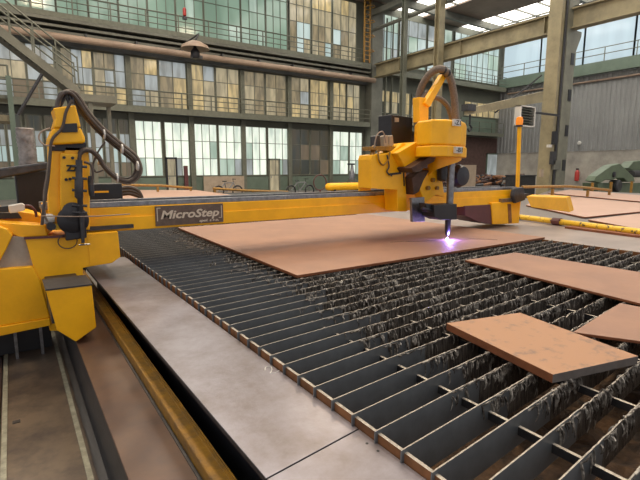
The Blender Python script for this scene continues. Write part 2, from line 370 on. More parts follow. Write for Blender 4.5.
c=column(25.2,30.4,'corner_column','wide dark column at the inner corner of the two storey office front')
MB().box(wx(365.5,100)-.1,wx(375,100),30.1,30.98,0,15).build('column_shaft',M['grey_steel'],c)
dp=thing('drain_pipes','bundle of vertical pipes beside the corner column','pipe',(25.9,30,0))
for i,dx in enumerate((0,.35,.8,1.5)): MB().tube([(26.25+dx,30.2,0),(26.25+dx,30.2,14 if i>1 else 9)],.07,7).build('pipe_run',M['rail_paint'],dp,smooth=True)
lad=thing('wall_ladder','yellow caged ladder next to the corner column on the upper floor','ladder',(24.6,29.8,9))
for x in (24.2,24.75): MB().box(x-.05,x+.05,29.6,29.7,10.1,15).build('stile',M['yellow_dull'],lad)
b=MB()
for k in range(14): b.box(24.2,24.75,29.62,29.68,10.3+k*.34,10.36+k*.34)
b.build('rung',M['yellow_dull'],lad)
b=MB()
for k in range(4): b.tube([(24.2,29.6,10.9+k*1.1),(24.15,29.1,10.9+k*1.1),(24.48,28.9,10.9+k*1.1),(24.8,29.1,10.9+k*1.1),(24.75,29.6,10.9+k*1.1)],.03,5)
b.build('cage_hoop',M['yellow_dull'],lad)
# right wall runway beam + railing
g=thing('wall_walkway','pale green walkway beam with a railing along the corrugated wall','walkway',(XR,0,9.9))
MB().box(XR-.6,XR-.05,-3,30.8,9.95,10.9).build('edge_beam',M['green_steel'],g)
r=MB()
for h in (.6,1.15): r.tube([(XR-.6,-3,10.9+h),(XR-.6,30.8,10.9+h)],.035,6)
r.build('guard_rail',M['rail_paint'],g)
for k in range(14): MB().box(XR-.63,XR-.57,-2+k*2.5,-1.94+k*2.5,10.9,12.05).build('post',M['rail_paint'],g)
tag(MB().tube([(XR-.19,-3,9.4),(XR-.19,30,9.4)],.09,7).build('conduit_pipe',M['pipe_pink']),'thin pale pipe under the green walkway beam','pipe')
q=atx(580,143,XR-.15); wl=thing('wall_lamp','small white lamp on the corrugated wall','lamp',q)
MB().lathe(q,[(.05,0),(.16,-.05),(.18,-.14),(.1,-.2)],12,'x').build('lamp_shade',M['white'],wl); MB().box(q.x-.05,q.x+.13,q.y-.04,q.y+.04,q.z-.04,q.z+.04).build('bracket',M['dark_steel'],wl)
q=atx(577,175,XR-.25); fe=thing('fire_extinguisher','red fire extinguisher hanging on the concrete base wall','extinguisher',q)
MB().lathe(q,[(.14,-.55),(.2,-.5),(.2,.25),(.12,.42),(.06,.46)],14).build('cylinder_body',M['red'],fe,smooth=True)
MB().box(q.x-.07,q.x+.07,q.y-.1,q.y+.1,q.z+.46,q.z+.62).build('valve_head',M['black'],fe); MB().box(q.x+.18,q.x+.25,q.y-.1,q.y+.1,q.z-.1,q.z+.1).build('wall_bracket',M['dark_steel'],fe)
# jib crane arm and louvre box near the tan column
j=thing('jib_crane','tan swing jib arm reaching left from the big column','crane',(24.6,14.2,7))
A=aty(541,97,14.3); B=aty(466,112,14.3)
b=MB(); b.hull([A+V((0,-.1,-.28)),A+V((0,.1,-.28)),A+V((0,.1,.28)),A+V((0,-.1,.28))],[B+V((0,-.1,-.14)),B+V((0,.1,-.14)),B+V((0,.1,.14)),B+V((0,-.1,.14))]); b.build('jib_arm',M['tan_steel'],j)
b=MB(); b.tube([B+V((.3,0,-.1)),B+V((.3,0,-.55))],.05,6).tube(spline([B+V((.3,0,-.55)),B+V((.45,0,-.7)),B+V((.3,0,-.85)),B+V((.15,0,-.72))],4),.045,6); b.build('hook',M['black'],j)
MB().box(B.x-.1,B.x+.45,14.1,14.5,B.z+.05,B.z+.35).build('hoist_motor',M['dark_steel'],j)
MB().tube([A+V((-.1,0,1.1)),B+V((2.2,0,.12))],.04,5).build('tie_rod',M['dark_steel'],j)
j2=aty(528,116,13.6); lv=thing('louvre_vent','white framed dark louvre unit hung beside the big column','vent',j2)
A=aty(520,126,13.6); B=aty(536,107,13.6)
b=MB(); t=.05; b.box(A.x,A.x+t,13.6,13.95,A.z,B.z).box(B.x-t,B.x,13.6,13.95,A.z,B.z).box(A.x,B.x,13.6,13.95,A.z,A.z+t).box(A.x,B.x,13.6,13.95,B.z-t,B.z); b.build('frame',M['white'],lv)
b=MB()
for k in range(7):
    z=A.z+t+(B.z-A.z-2*t)*k/7; b.hull([V((A.x+t,13.62,z)),V((A.x+t,13.85,z+.12)),V((A.x+t,13.85,z+.14)),V((A.x+t,13.62,z+.02))],[V((B.x-t,13.62,z)),V((B.x-t,13.85,z+.12)),V((B.x-t,13.85,z+.14)),V((B.x-t,13.62,z+.02))])
b.build('louvre',M['grey_steel'],lv); MB().box(A.x+t,B.x-t,13.9,13.94,A.z+t,B.z-t).build('back_panel',M['black'],lv)
MB().box(B.x,24.72,13.7,13.8,B.z-.3,B.z-.2).build('bracket',M['dark_steel'],lv)

# --- stairs at the upper left (in front of the end wall)
YS=20.0
st=thing('steel_staircase','olive steel staircase descending from upper left to a small landing','staircase',aty(80,97,YS))
A=aty(-70,-18,YS); B=aty(80,95,YS)
d=(B-A)
for dy in (0,1.1):
    b=MB(); o_=V((0,dy,0)); hgt=V((0,0,.36))
    b.hull([A+o_,A+o_+V((0,.08,0)),A+o_+hgt+V((0,.08,0)),A+o_+hgt],[B+o_-V((0,0,.1)),B+o_+V((0,.08,-.1)),B+o_+hgt+V((0,.08,-.1)),B+o_+hgt-V((0,0,.1))]); b.build('stringer',M['stanchion'],st)
n=26
for i in range(n):
    p=A+d*(i+.5)/n; MB().box(p.x-.13,p.x+.13,YS+.08,YS+1.1,p.z+.2,p.z+.24).build('tread',M['grey_steel'],st)
for dy in (0.04,1.14):
    b=MB()
    for h in (.9,1.4): b.tube([A+V((0,dy,h)),B+V((0,dy,h-.05))],.03,6)
    for i in range(7): p=A+d*i/6; b.box(p.x-.025,p.x+.025,YS+dy-.02,YS+dy+.02,p.z+.3,p.z+1.4)
    b.build('handrail',M['rail_paint'],st)
A2=aty(80,100,YS); B2=aty(117,97,YS)
MB().box(A2.x,B2.x,YS,YS+1.4,B2.z-.25,B2.z+.02).build('landing',M['stanchion'],st)
MB().box(A2.x+.3,A2.x+.45,YS+.1,YS+.25,0,B2.z-.25).build('support_leg',M['stanchion'],st)
MB().box(B2.x-.2,B2.x-.05,YS+1.2,YS+1.35,0,B2.z-.25).build('support_leg',M['stanchion'],st)
b=MB(); 
for x in (A2.x+.5,B2.x-.05): b.box(x-.02,x+.02,YS+.02,YS+.06,B2.z,B2.z+1.05)
b.box(A2.x+.5,B2.x,YS+.02,YS+.06,B2.z+1.0,B2.z+1.05).box(A2.x+.5,B2.x,YS+.02,YS+.06,B2.z+.5,B2.z+.54); b.build('landing_railing',M['rail_paint'],st)
b=MB(); b.tube([aty(18,115,YS-.05),aty(42,74,YS-.05)],.06,6); b.build('brace',M['dark_steel'],st)
# low scaffold platform left
pf=thing('raised_platform','small green steel platform on a post at the left edge under the stairs','platform',aty(12,118,17))
A=aty(-40,120,17); B=aty(15,117,17)
YD=17.16
MB().box(A.x,B.x,YD,18.34,B.z-.12,B.z+.06).build('platform_deck',M['tan_steel'],pf)
MB().box(A.x,B.x,YD,18.34,B.z+.55,B.z+.65).build('upper_deck',M['rail_paint'],pf)
MB().box(B.x-.14,B.x,17,17.14,0,B.z+1.2).build('post',M['green_steel'],pf)
MB().box(B.x-.14,B.x,18.36,18.5,0,B.z-.12).build('post',M['green_steel'],pf)
MB().box(A.x,A.x+.14,17,17.14,0,B.z-.12).build('post',M['green_steel'],pf)
b=MB(); b.tube([(A.x,17.05,B.z+1.5),(B.x-.07,17.05,B.z+1.5)],.03,6).tube([(A.x,17.05,B.z+1.1),(B.x-.07,17.05,B.z+1.1)],.03,6); b.box(B.x-.1,B.x-.04,17.02,17.08,B.z+1.2,B.z+1.5); b.build('railing',M['rail_paint'],pf)
# dish shaped fixture in front of the upper beams
q=aty(195,47,27); ds=thing('hanging_lamp','pinkish brown dish shaped fixture hanging in front of the dark beams','lamp',q)
MB().lathe(q,[(.05,.32),(.35,.28),(.75,.05),(.82,-.12),(.76,-.12),(.3,.12)],20).build('dish',M['pipe_pink'],ds,smooth=True)
MB().lathe(q+V((0,0,-.35)),[(.18,-.3),(.26,-.2),(.26,.1),(.1,.3),(.08,.5)],12).build('lamp_body',M['black'],ds,smooth=True)
MB().box(q.x-.25,q.x+.4,q.y-.1,q.y+.1,q.z-.62,q.z-.45).build('motor',M['dark_steel'],ds)
MB().tube([q+V((0,0,.3)),q+V((.25,0,.75)),V((q.x+.25,30.1,q.z+.75))],.05,6).build('hanger_rod',M['dark_steel'],ds)
q=aty(184.5,11,29.9); rl=thing('signal_lamp','small red lamp on the upper gallery railing','lamp',q)
MB().lathe(q,[(.06,-.3),(.11,-.26),(.11,.12),(.05,.2)],12).build('lens',M['red'],rl,smooth=True); MB().box(q.x-.12,q.x+.12,q.y-.1,q.y+.1,q.z-.5,q.z-.34).build('housing',M['dark_steel'],rl)

# ================================================================== CUTTING TABLE
ZT=.75
tb=thing('cutting_table','long steel cutting table body that carries the grid of upright slats','table',(3.7,4,0))
xl=lambda y: 1.105+ (y-1)*-.003
MB().box(1.09,1.105,.0,9.2,.0,.735,0,1).build('side_wall',[M['rust'],M['slat_edge']],tb)
MB().box(6.28,6.31,.0,9.2,0,.735,0,1).build('side_wall',[M['rust'],M['slat_edge']],tb)
MB().box(1.1,6.29,-.02,.0,0,.6).build('end_wall',M['rust'],tb); MB().box(1.1,6.29,9.2,9.23,0,.72).build('end_wall',M['rust'],tb)
for k in range(9):
    x=1.66+.585*k
    if x>6.2: break
    b=MB(); b.box(x-.008,x+.008,.02,9.2,.655,.692,0,1); b.build('cross_bar',[M['dark_steel'],M['bar_top']],tb)
# slag heap
n_x,n_y=70,120; sg=MB(); vs=[];fs=[]
from mathutils import noise
for j in range(n_y+1):
    for i in range(n_x+1):
        x=1.11+5.16*i/n_x; y=.02+9.16*j/n_y
        h=noise.noise(V((x*1.3,y*1.3,3)))*.10+noise.noise(V((x*6,y*6,1)))*.06+noise.noise(V((x*17,y*17,8)))*.035
        vs.append((x,y,.34+h))
fs=[(j*(n_x+1)+i,j*(n_x+1)+i+1,(j+1)*(n_x+1)+i+1,(j+1)*(n_x+1)+i) for j in range(n_y) for i in range(n_x)]
tag(sg.add(vs,fs).build('slag_heap',M['slag']),'rusty brown slag and scrap lying under the slats','slag',kind='stuff')
# slats
SK=.095           # slight skew of the slats to the table
SX0,SX1=1.075,6.26
def make_slat(y0,idx,L):
    rnd=random.Random(idx); N=max(20,int(L/.03)); m=MB(); vs=[]; T=.0028
    th=1.56+.05*y0+rnd.uniform(-.12,.18)-SX0
    ph=rnd.uniform(0,9)
    for i in range(N+1):
        x=L*i/N; k=min(1,max(0,(x-th)/.5)); fade=1
        zt=0-k*abs(rnd.gauss(0,.0055))-k*.012*max(0,noise.noise(V((x*5,idx*3.1,0))))
        wob=k*.006*noise.noise(V((x*3,idx,5)))
        for yy,zz in ((-T,-.145),(-T,zt),(T,zt),(T,-.145)): vs.append((x,wob+yy+SK*x,zz))
    for i in range(N):
        a=i*4;b_=a+4
        m.f += [[a,b_,b_+1,a+1],[a+1,b_+1,b_+2,a+2],[a+2,b_+2,b_+3,a+3],[a+3,b_+3,b_,a]]; q_=2 if L*(i+1)/N>th+.25 else 0; m.m += [q_,1,q_,0]
    m.f += [[0,1,2,3],[N*4+3,N*4+2,N*4+1,N*4]]; m.m += [0,0]; m.v=vs
    s=m.build('grid_slat',[M['slat'],M['slat_edge'],M['crust']])
    s.location=(SX0,y0,ZT)
    # dross icicles on both faces
    dm=MB(); near=y0<3.2
    cnt=int((L-th)*(125 if y0<2 else 110 if y0<3.6 else 80))
    x=th
    for q in range(cnt):
        x=th+(L-th)*rnd.random()**.95
        if x-th<.35 and rnd.random()>.3+2*(x-th): continue
        if noise.noise(V((x*2.2,idx*1.7,0)))<-.12 and rnd.random()<.75: continue
        side=-1 if rnd.random()<.72 else 1
        ln=rnd.uniform(.02,.085)*(1.5 if rnd.random()<.3 else 1); w_=rnd.choice([.0022,.003,.004,.0065])*rnd.uniform(.8,1.2)
        z=rnd.uniform(-.028,.003); pts=[]; sl=rnd.uniform(-.2,.35)
        K=4; out=rnd.uniform(.004,.016)
        for t in range(K+1):
            u=t/K
            pts.append((x+sl*ln*u+rnd.uniform(-.002,.002), SK*x+side*(.003+out*math.sin(u*2.6)), z-ln*u))
        dm.tube(pts,[w_*a for a in (1.1,1.2,1,.8,.35)],4)
    # crust along the upper edge
    cx_=th
    while cx_<L-.05:
        l2=rnd.uniform(.03,.12)
        if rnd.random()<.75:
            r=rnd.uniform(.004,.009); zz=rnd.uniform(-.012,-.002)
            dm.tube([(cx_,SK*cx_-.003,zz),(cx_+l2*.5,SK*(cx_+l2*.5)-.006,zz-rnd.uniform(0,.01)),(cx_+l2,SK*(cx_+l2)-.003,zz-.004)],[r*.6,r,r*.5],4)
        cx_+=l2
    if dm.v:
        dd=dm.build('dross',M['dross']); dd.parent=s; dd['kind']='stuff'
    return tag(s,'upright dark steel slat of the cutting grid with dross dripping from its edge','slat','upright slats of the cutting grid')
y0=.9315-.1435*6
idx=0
while y0<8.6:
    L=SX1-SX0 if y0+.095*5.2>.0 else 1
    make_slat(y0,idx,L); idx+=1; y0+=.1437
# near-left cover plates (z .70), split at a seam
def plan(name,pts,z0,z1,mats,label=None,cat=None,group=None,bevel=.004,parent=None):
    o=MB().pz(pts,z0,z1,1 if isinstance(mats,list) else 0,0 if isinstance(mats,list) else None).build(name,mats,parent,bevel=bevel)
    if label: tag(o,label,cat,group)
    return o
s1=[(.645,-.3),(1.088,-.3),(1.088,1.33),(.635,1.27)]; s2=[(.635,1.275),(1.088,1.335),(1.05,5.75),(.575,5.75)]
for nm,pp_,lb in (('a',s1,'near piece of the worn grey cover plate, in front of the seam'),('b',s2,'long far piece of the worn grey cover plate reaching the yellow gantry')):
    o=plan('cover_plate',pp_,.675,.70,[M['cover'],M['dark_steel']],lb,'plate','cover plates left of the slats')
    if nm=='b':
        cp=o
        b=MB(); q=atz(265,370,.702); mk=[(0,0),(.02,.03),(.045,.02),(.03,-.02),(.005,-.05),(.03,-.055),(.06,-.045)]
        b.tube(spline([V((q.x+x,q.y+y,.7012)) for x,y in mk],4),.0028,4); b.build('chalk_mark',M['white'],o)['label']='white chalk mark'
    else:
        for px,py in ((367,443.5),(378,451)):
            q=atz(px,py,.7); MB().lathe((q.x,q.y,.699),[(.006,0),(.006,.002)],10).build('screw_hole',M['ink'],o)
fr=thing('table_side_frame','dark steel frame under the left cover plate','frame',(.9,3,0))
MB().box(.73,1.08,-.3,5.8,0,.672).build('frame_body',M['black'],fr)
# right cover plate
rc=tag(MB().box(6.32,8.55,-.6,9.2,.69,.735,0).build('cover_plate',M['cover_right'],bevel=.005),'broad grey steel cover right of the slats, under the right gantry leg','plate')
tag(MB().box(6.36,8.5,-.55,9.1,0,.688).build('table_plinth',M['black']),'dark plinth under the broad grey cover on the right','plinth')
A=atz(568,226,.77); B=atz(640,236,.77)
tag(MB().pz([(A.x-.1,A.y),(A.x+.35,A.y),(B.x+.3,B.y-1),(B.x-.1,B.y-1)],.736,.77).build('steel_strip',M['plate_edge']),'dark red steel strip lying along the yellow pipe','strip')
yp=thing('guard_pipe','yellow pipe with black scratches lying on the right cover','pipe',(8.6,4,.8))
A=atz(520,217,.80); B=atz(640,232,.80); d=(B-A)
MB().tube([A-d*.2,A+d*.3,B+d*.3],.052,12).build('pipe_run',M['yellow_pipe'],yp,smooth=True)
q=A+d*.37; MB().tube([q-d.normalized()*.08,q+d.normalized()*.08],.068,12).build('coupling',M['maroon'],yp)
for k in (-.1,.6,1.2): p=A+d*k; MB().box(p.x-.03,p.x+.03,p.y-.03,p.y+.03,.736,.76).build('saddle',M['dark_steel'],yp)

# rail trough on the left
tr=thing('gantry_rail','worn yellow gantry rail under the edge of the left cover plate','rail',(.63,3,0))
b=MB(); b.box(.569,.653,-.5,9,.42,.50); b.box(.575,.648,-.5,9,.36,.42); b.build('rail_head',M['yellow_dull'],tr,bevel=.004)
b=MB(); b.box(.572,.576,-.5,9,.50,.503).box(.628,.634,-.5,9,.50,.506).box(.644,.65,-.5,9,.50,.508); b.build('rail_ridge',M['yellow_dull'],tr)
MB().box(.57,.70,-.5,9,0,.36).build('rail_base',M['black'],tr)
ct=thing('cable_trough','long low steel trough with a smooth brown lid along the left track','trough',(.48,3,0))
MB().box(.305,.556,-.5,9,.415,.43).build('lid',M['duct_cover'],ct,bevel=.003)
MB().box(.31,.55,-.5,9,0.0,.415).build('trough_body',M['dark_steel'],ct)
MB().box(.552,.566,-.5,9,.37,.437).build('side_lip',M['dark_steel'],ct)
wk=thing('floor_walkway','low brown steel floor plate strip at the bottom left','walkway',(.15,2,0))
MB().box(-.20,.255,-.5,6.2,0,.05).build('walkway_plate',M['walk'],wk)
MB().box(.205,.235,-.5,6.2,.05,.06).build('edge_strip',M['walk_edge'],wk); MB().box(-.195,-.165,-.5,6.2,.05,.06).build('edge_strip',M['walk_edge'],wk)
q=atz(16,422,.05); MB().box(q.x-.02,q.x+.025,q.y-.02,q.y+.02,.05,.053).build('hole_cover',M['dark_steel'],wk)
tag(MB().box(-1.6,-.21,-.5,6.2,0,.04).build('floor_plate',M['duct_cover']),'brown floor plate left of the low walkway strip','plate')

# ------------------------------------------------ steel plates on the slats
def slab(name,pix,z,t,mats,label,group=None,bevel=.002,grey=None):
    P=[atz(x,y,z+t) for x,y in pix]
    m=MB(); m.hull([V((p.x,p.y,z)) for p in P],[V((p.x,p.y,z+t)) for p in P],1,0)
    if grey is not None: m.m[grey]=2
    return tag(m.build(name,mats,bevel=bevel),label,'plate',group)
ps=[M['plate'],M['plate_edge']]
A=atz(297,275,.78); Bc=atz(541,238.5,.78)
m=MB(); poly=[(A.x,A.y),(6.22,A.y+.02),(6.24,7.5),(2.22,7.5)]
m.pz(poly,ZT+.001,ZT+.028,1,0); big=m.build('steel_plate',ps,bevel=.002); tag(big,'largest reddish steel plate, being cut by the torch under the gantry','plate')
q=V((4.9,4.17,0))
b=MB(); b.tube([(4.9,4.17,.7785),(4.55,4.23,.7785),(4.1,4.42,.7785)],.004,4); b.tube([(4.9,4.17,.7785),(5.25,3.98,.7785),(5.45,3.75,.7785)],.004,4)
b.build('cut_kerf',M['ink'],big)
slab('steel_plate',[(465,260),(516,252.5),(665,276),(700,318)],ZT+.001,.02,ps,'long reddish steel plate right of the torch, running out of the right edge')
slab('steel_plate',[(446.5,323),(520,312.5),(638.5,356),(553,374.5)],ZT+.001,.045,[M['plate_spots'],M['plate_edge'],M['plate_edge_grey']],'thick spotted steel plate lying askew on the slats in the foreground',grey=2)
slab('steel_plate',[(573,332),(620,303),(700,318),(700,352),(640,341)],ZT+.001,.018,ps,'reddish steel plate at the right edge behind the thick spotted one')
# plates beyond the gantry on the left and right
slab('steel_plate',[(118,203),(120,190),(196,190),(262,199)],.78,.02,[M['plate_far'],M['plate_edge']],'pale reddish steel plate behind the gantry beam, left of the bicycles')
st2=thing('plate_rack','low dark table carrying plates behind the gantry','table',(4,12,0))
MB().box(1.2,9.5,9.6,17,.0,.775).build('rack_body',M['dark_steel'],st2)
zz=.62
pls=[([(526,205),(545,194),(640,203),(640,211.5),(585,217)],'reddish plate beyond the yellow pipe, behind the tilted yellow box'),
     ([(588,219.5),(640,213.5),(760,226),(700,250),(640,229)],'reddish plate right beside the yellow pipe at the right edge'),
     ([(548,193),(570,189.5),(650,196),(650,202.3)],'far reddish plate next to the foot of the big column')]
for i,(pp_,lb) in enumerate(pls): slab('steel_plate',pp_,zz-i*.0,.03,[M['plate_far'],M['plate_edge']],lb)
P=[atz(522,206,.61),atz(568,188.6,.61),atz(800,215,.61),atz(700,262,.61)]
sp=MB(); sp.pz([(9.0,2.0),(9.0,6.9),(12.0,8.6),(18.5,11.0),(24,13.4),(24,8.0),(16,3.5)],0,.605); tag(sp.build('plate_stack',M['plate_edge_grey']),'wide low stack of steel under the far reddish plates on the right','stack')

# ================================================================== GANTRY
ga=thing('gantry','yellow cutting gantry: beam across the table with carriages at both ends','gantry',(3.7,5,.5))
YF=4.75
b=MB(); b.box(.42,7.3,YF+.008,5.2,1.14,1.375); b.build('beam',M['yellow'],ga,bevel=.006)
MB().box(.45,7.3,YF-.006,YF+.008,1.145,1.275).build('lower_flange',M['yellow'],ga,bevel=.003)
MB().box(.2,7.4,YF+.02,YF+.09,1.376,1.425).build('guide_rail',M['rail_steel'],ga,bevel=.004)
MB().box(.2,7.4,5.1,5.17,1.376,1.43).build('guide_rail',M['rail_steel'],ga,bevel=.004)
MB().box(.2,7.35,YF+.09,5.1,1.376,1.392).build('rack_tray',M['dark_steel'],ga)
A=aty(156,227,YF-.02); B=aty(223,204.3,YF-.02)
npl=MB().box(A.x,B.x,YF-.02,YF-.008,1.165,1.368).build('name_plate',M['name_plate'],ga,bevel=.002)
b=MB(); x0,x1,z0,z1=A.x+.035,B.x-.035,1.215,1.345
b.box(x0-.02,x0-.012,YF-.023,YF-.0195,z0,z1).box(x1+.01,x1+.018,YF-.023,YF-.0195,z0,z1).box(x0-.02,x0+.02,YF-.023,YF-.0195,z1,z1+.006).box(x1-.02,x1+.018,YF-.023,YF-.0195,z0-.002,z0+.004); b.build('plate_border',M['letters'],npl)
text('MicroStep','lettering',M['letters'],(x0+.01,YF-.0215,z0+.022),.085,npl,width=x1-x0-.03,shear=.25,bold=.003)
text('spol. s r.o.','lettering',M['letters'],(x1-.24,YF-.0215,1.182),.028,npl,width=.22,shear=.2,bold=.001)
# dark strip on beam near the name plate
A=aty(80,231,YF-.03); B=aty(133,226,YF-.03); MB().box(A.x,B.x,YF-.06,YF-.01,B.z-.015,B.z+.02).build('cable_strip',M['dark_steel'],ga)
# left skirt
b=MB(); b.py([(25,238.5),(118,231.5),(120.5,257),(112,263),(88,267),(83,268),(83,280),(60,331),(50,331),(38,283)],4.62,.1); b.build('skirt_panel',M['yellow'],ga,bevel=.006)
b=MB(); b.py([(88,238),(96,235),(99,262),(90,265)],4.615,.01); b.build('skirt_rib',M['yellow'],ga)
q=aty(25,239,4.6); q2=aty(83,236,4.6); MB().hull([aty(24,239.5,4.6),aty(24,237,4.6),aty(24,237,4.8),aty(24,239.5,4.8)],[aty(75,237,4.6),aty(75,234.5,4.6),aty(75,234.5,4.8),aty(75,237,4.8)]).build('skirt_lip',M['maroon'],ga)
# carriage body behind the skirt
MB().box(-.55,.80,4.76,5.6,.86,1.13).build('carriage_body',M['yellow'],ga,bevel=.01)
# front drive box
A=[aty(x,y,3.75) for x,y in [(46,291),(91.7,285.5),(96.5,327.5),(76,342),(57,330.5)]]
b=MB(); b.hull(A,[p+V((0,.36,0)) for p in A]); b.build('drive_cover',M['yellow'],ga,bevel=.008)
MB().box(A[0].x+.03,A[1].x-.02,4.08,4.64,.52,.80).build('drive_body',M['dark_steel'],ga,bevel=.008)
zt=max(A[0].z,A[1].z)+.004
b=MB(); b.hull([A[0]+V((-.004,-.004,.002)),A[1]+V((.004,-.004,.002)),A[1]+V((.004,-.004,.012)),A[0]+V((-.004,-.004,.012))],[A[0]+V((-.004,.36,.002)),A[1]+V((.004,.36,.002)),A[1]+V((.004,.36,.012)),A[0]+V((-.004,.36,.012))]); b.build('drive_cover_lid',M['dark_steel'],ga)
# left box
b=MB(); b.py([(-75,287),(0,269),(33,266.5),(41,283),(50,318),(-70,338)],4.6,.5); b.build('cabinet',M['yellow'],ga,bevel=.008)
b=MB(); b.py([(-70,339),(50,318.5),(50.5,325.5),(-70,351)],4.585,.4); b.build('cabinet_skirt',M['yellow'],ga,bevel=.005)
b=MB(); b.py([(-70,275),(10,236),(26,237.5),(35,266),(33,268),(-70,288)],4.66,.05); b.build('recess_panel',M['grey_panel'],ga)
b=MB(); b.py([(-60,215),(0,226.5),(8,229.5),(13,235.5),(6,250),(-4,268),(-70,280)],4.6,.12); b.build('curved_guard',M['yellow'],ga,bevel=.01)
MB().box(-.6,.19,4.9,5.1,.055,.40).build('gap_shade_block',M['black'],ga)  # black block added to put shade into the gap under the cabinet
for px in (15,41): q=aty(px,334,4.75); MB().box(q.x-.012,q.x+.012,4.74,4.765,.05,q.z+.1).build('foot_bolt',M['rail_steel'],ga)
# top deck bars of the carriage
b=MB(); b.py([(-60,222),(0,222.5),(45,225.5),(48,236),(20,237.5),(0,229),(-60,229)],4.68,.25); b.build('deck_channel',M['yellow'],ga,bevel=.008)
MB().py([(-60,212),(18,213),(22,218.5),(-60,220)],4.95,.3).build('slot_cover',M['black'],ga)
MB().py([(-60,208),(8,210),(30,213),(43,217),(43,224),(-60,222)],5.05,.5).build('deck_plate',M['yellow'],ga,bevel=.005)
MB().py([(43,205),(57,202),(60,225),(45,236)],4.78,.4).build('end_bracket',M['yellow'],ga,bevel=.005)
MB().py([(43,203),(57,201.5),(57.5,207.5),(44,209)],4.74,.1).build('rail_stub',M['rail_steel'],ga,bevel=.004)
# sensor unit
dv=MB().py([(8,206),(22,203.5),(25,205),(25,210.5),(10,213.5)],4.85,.1).build('limit_switch',M['white'],ga,bevel=.006); MB().py([(-2,207),(8,206),(9,212),(0,212.5)],4.86,.08).build('connector',M['black'],dv,bevel=.004)
MB().tube(spline([aty(24,206,4.9),aty(30,206,4.9),aty(35,211,4.9),aty(36.5,217,4.9)],5),.012,7).build('signal_cable',M['maroon'],ga,smooth=True)
# hose valve cluster
vc=MB().lathe(aty(48,219,4.6),[(.03,-.05),(.045,-.03),(.045,.03),(.03,.05)],12,'x').build('valve',M['white'],ga,smooth=True)
MB().lathe(aty(51,226,4.58),[(.035,-.05),(.04,0),(.03,.06)],12,'y').build('valve_knob',M['black'],vc,smooth=True)
MB().py([(54,224),(59,223.5),(59.5,229),(54.5,229.5)],4.56,.03).build('data_label',M['yellow_pipe'],vc)
MB().tube([aty(61,227,4.55),aty(70,234,4.55)],.012,6).build('lever',M['rail_steel'],vc)
b=MB(); ce=aty(67.5,241,4.6); b.tube([ce+V((math.cos(a)*.075,-.02,math.sin(a)*.065)) for a in [i*2*math.pi/20 for i in range(20)]],.005,5,closed=True); b.build('cable_loop',M['rubber'],ga)
# behind beam: control box
A=aty(89,201,5.25); B=aty(122,183.5,5.25)
cb=MB().box(A.x,B.x,5.25,5.6,1.4,B.z).build('control_box',M['black'],ga,bevel=.01)
A=aty(92,193,5.24);B=aty(108.5,190.8,5.24); MB().box(A.x,B.x,5.235,5.25,A.z,B.z).build('yellow_strip',M['yellow'],cb)
for k in range(3): MB().tube(spline([aty(122,188+k*3,5.4),aty(130,187.5+k*3,5.4),aty(138,191+k*2.5,5.4),aty(142,198,5.4)],6),.022,8).build('corrugated_hose',M['rubber'],ga,smooth=True)
# far end
MB().py([(491.5,203),(521,200.5),(519,223.3),(493,224.5)],4.70,.5).build('right_leg',M['yellow'],ga,bevel=.01)
MB().py([(465,206),(491.5,204.5),(492.5,224.5),(478,222),(465,215.5)],4.72,.4).build('drive_housing',M['maroon'],ga,bevel=.01)
MB().py([(508,204),(511,204),(512,223),(509,223)],4.69,.01).build('leg_seam',M['rust'],ga)
MB().py([(515,188),(524,187),(526,200),(516,203.5),(513,196)],4.62,.07).build('end_stop',M['dark_steel'],ga,bevel=.02)
MB().py([(502,199),(515,198),(515,201.5),(502,202.5)],4.68,.06).build('end_cable',M['rail_steel'],ga)
bx_=[aty(x,y,4.35) for x,y in [(526,196),(566,197.5),(570,212.5),(531,207.5)]]
MB().hull(bx_,[p+V((.34,.10,.015)) for p in bx_]).build('tilted_cover_box',M['yellow'],ga,bevel=.015)
q=aty(573,196,4.6); MB().box(8.2,8.7,4.5,4.6,q.z-.03,q.z+.03).build('end_pin',M['dark_steel'],ga)
MB().box(7.3,7.7,4.7,4.8,1.22,1.3).build('bracket_arm',M['dark_steel'],ga)
# beacon mast
m0=aty(517.5,188,4.85); 
MB().tube([m0,aty(519.5,127,4.85)],.035,8).build('beacon_mast',M['yellow'],ga,smooth=True)
q=aty(519.5,121,4.85); bl=MB().lathe(q,[(.055,-.07),(.062,0),(.05,.06),(.02,.075)],14).build('amber_beacon',M['orange_lens'],ga,smooth=True)
MB().lathe(q,[(.06,-.1),(.06,-.07)],14).build('beacon_base',M['black'],bl)

# --- left torch station
ts=thing('torch_station','yellow vertical torch station with cables on the left end of the gantry','torch station',(.42,4.6,1.1))
MB().box(aty(49,150,4.73).x,aty(86,150,4.73).x,4.73,4.9,1.45,1.9).build('rear_housing',M['yellow'],ts,bevel=.01)
MB().py([(48,145),(64,146),(64,230),(50,230),(48,205)],4.62,.11).build('column_back',M['yellow'],ts,bevel=.012)
MB().py([(64,146),(88,147),(90,165),(90,230),(64,230)],4.60,.13).build('column_frame',M['yellow'],ts,bevel=.012)
MB().py([(49,142.5),(86,142.5),(87,151),(50,151)],4.6,.3).build('dark_band',M['black'],ts,bevel=.006)
MB().py([(60.5,153),(83,154),(84,200),(84,228),(62,228),(60,200)],4.56,.06).build('front_plate',M['yellow'],ts,bevel=.008)
A=[aty(x,y,4.52) for x,y in [(48,145),(85.5,143),(85,137),(81,127.5),(53,128),(49,138)]]
B=[aty(x,y,4.52) for x,y in [(53,128),(81,127.5),(79,118),(75.5,105),(53,108),(56,118)]]
MB().hull(A,[p+V((0,.35,0)) for p in A]).build('lower_hood',M['yellow'],ts,bevel=.02,seg=3)
MB().hull(B,[p+V((0,.3,0)) for p in B]).build('upper_hood',M['yellow'],ts,bevel=.012,seg=3)
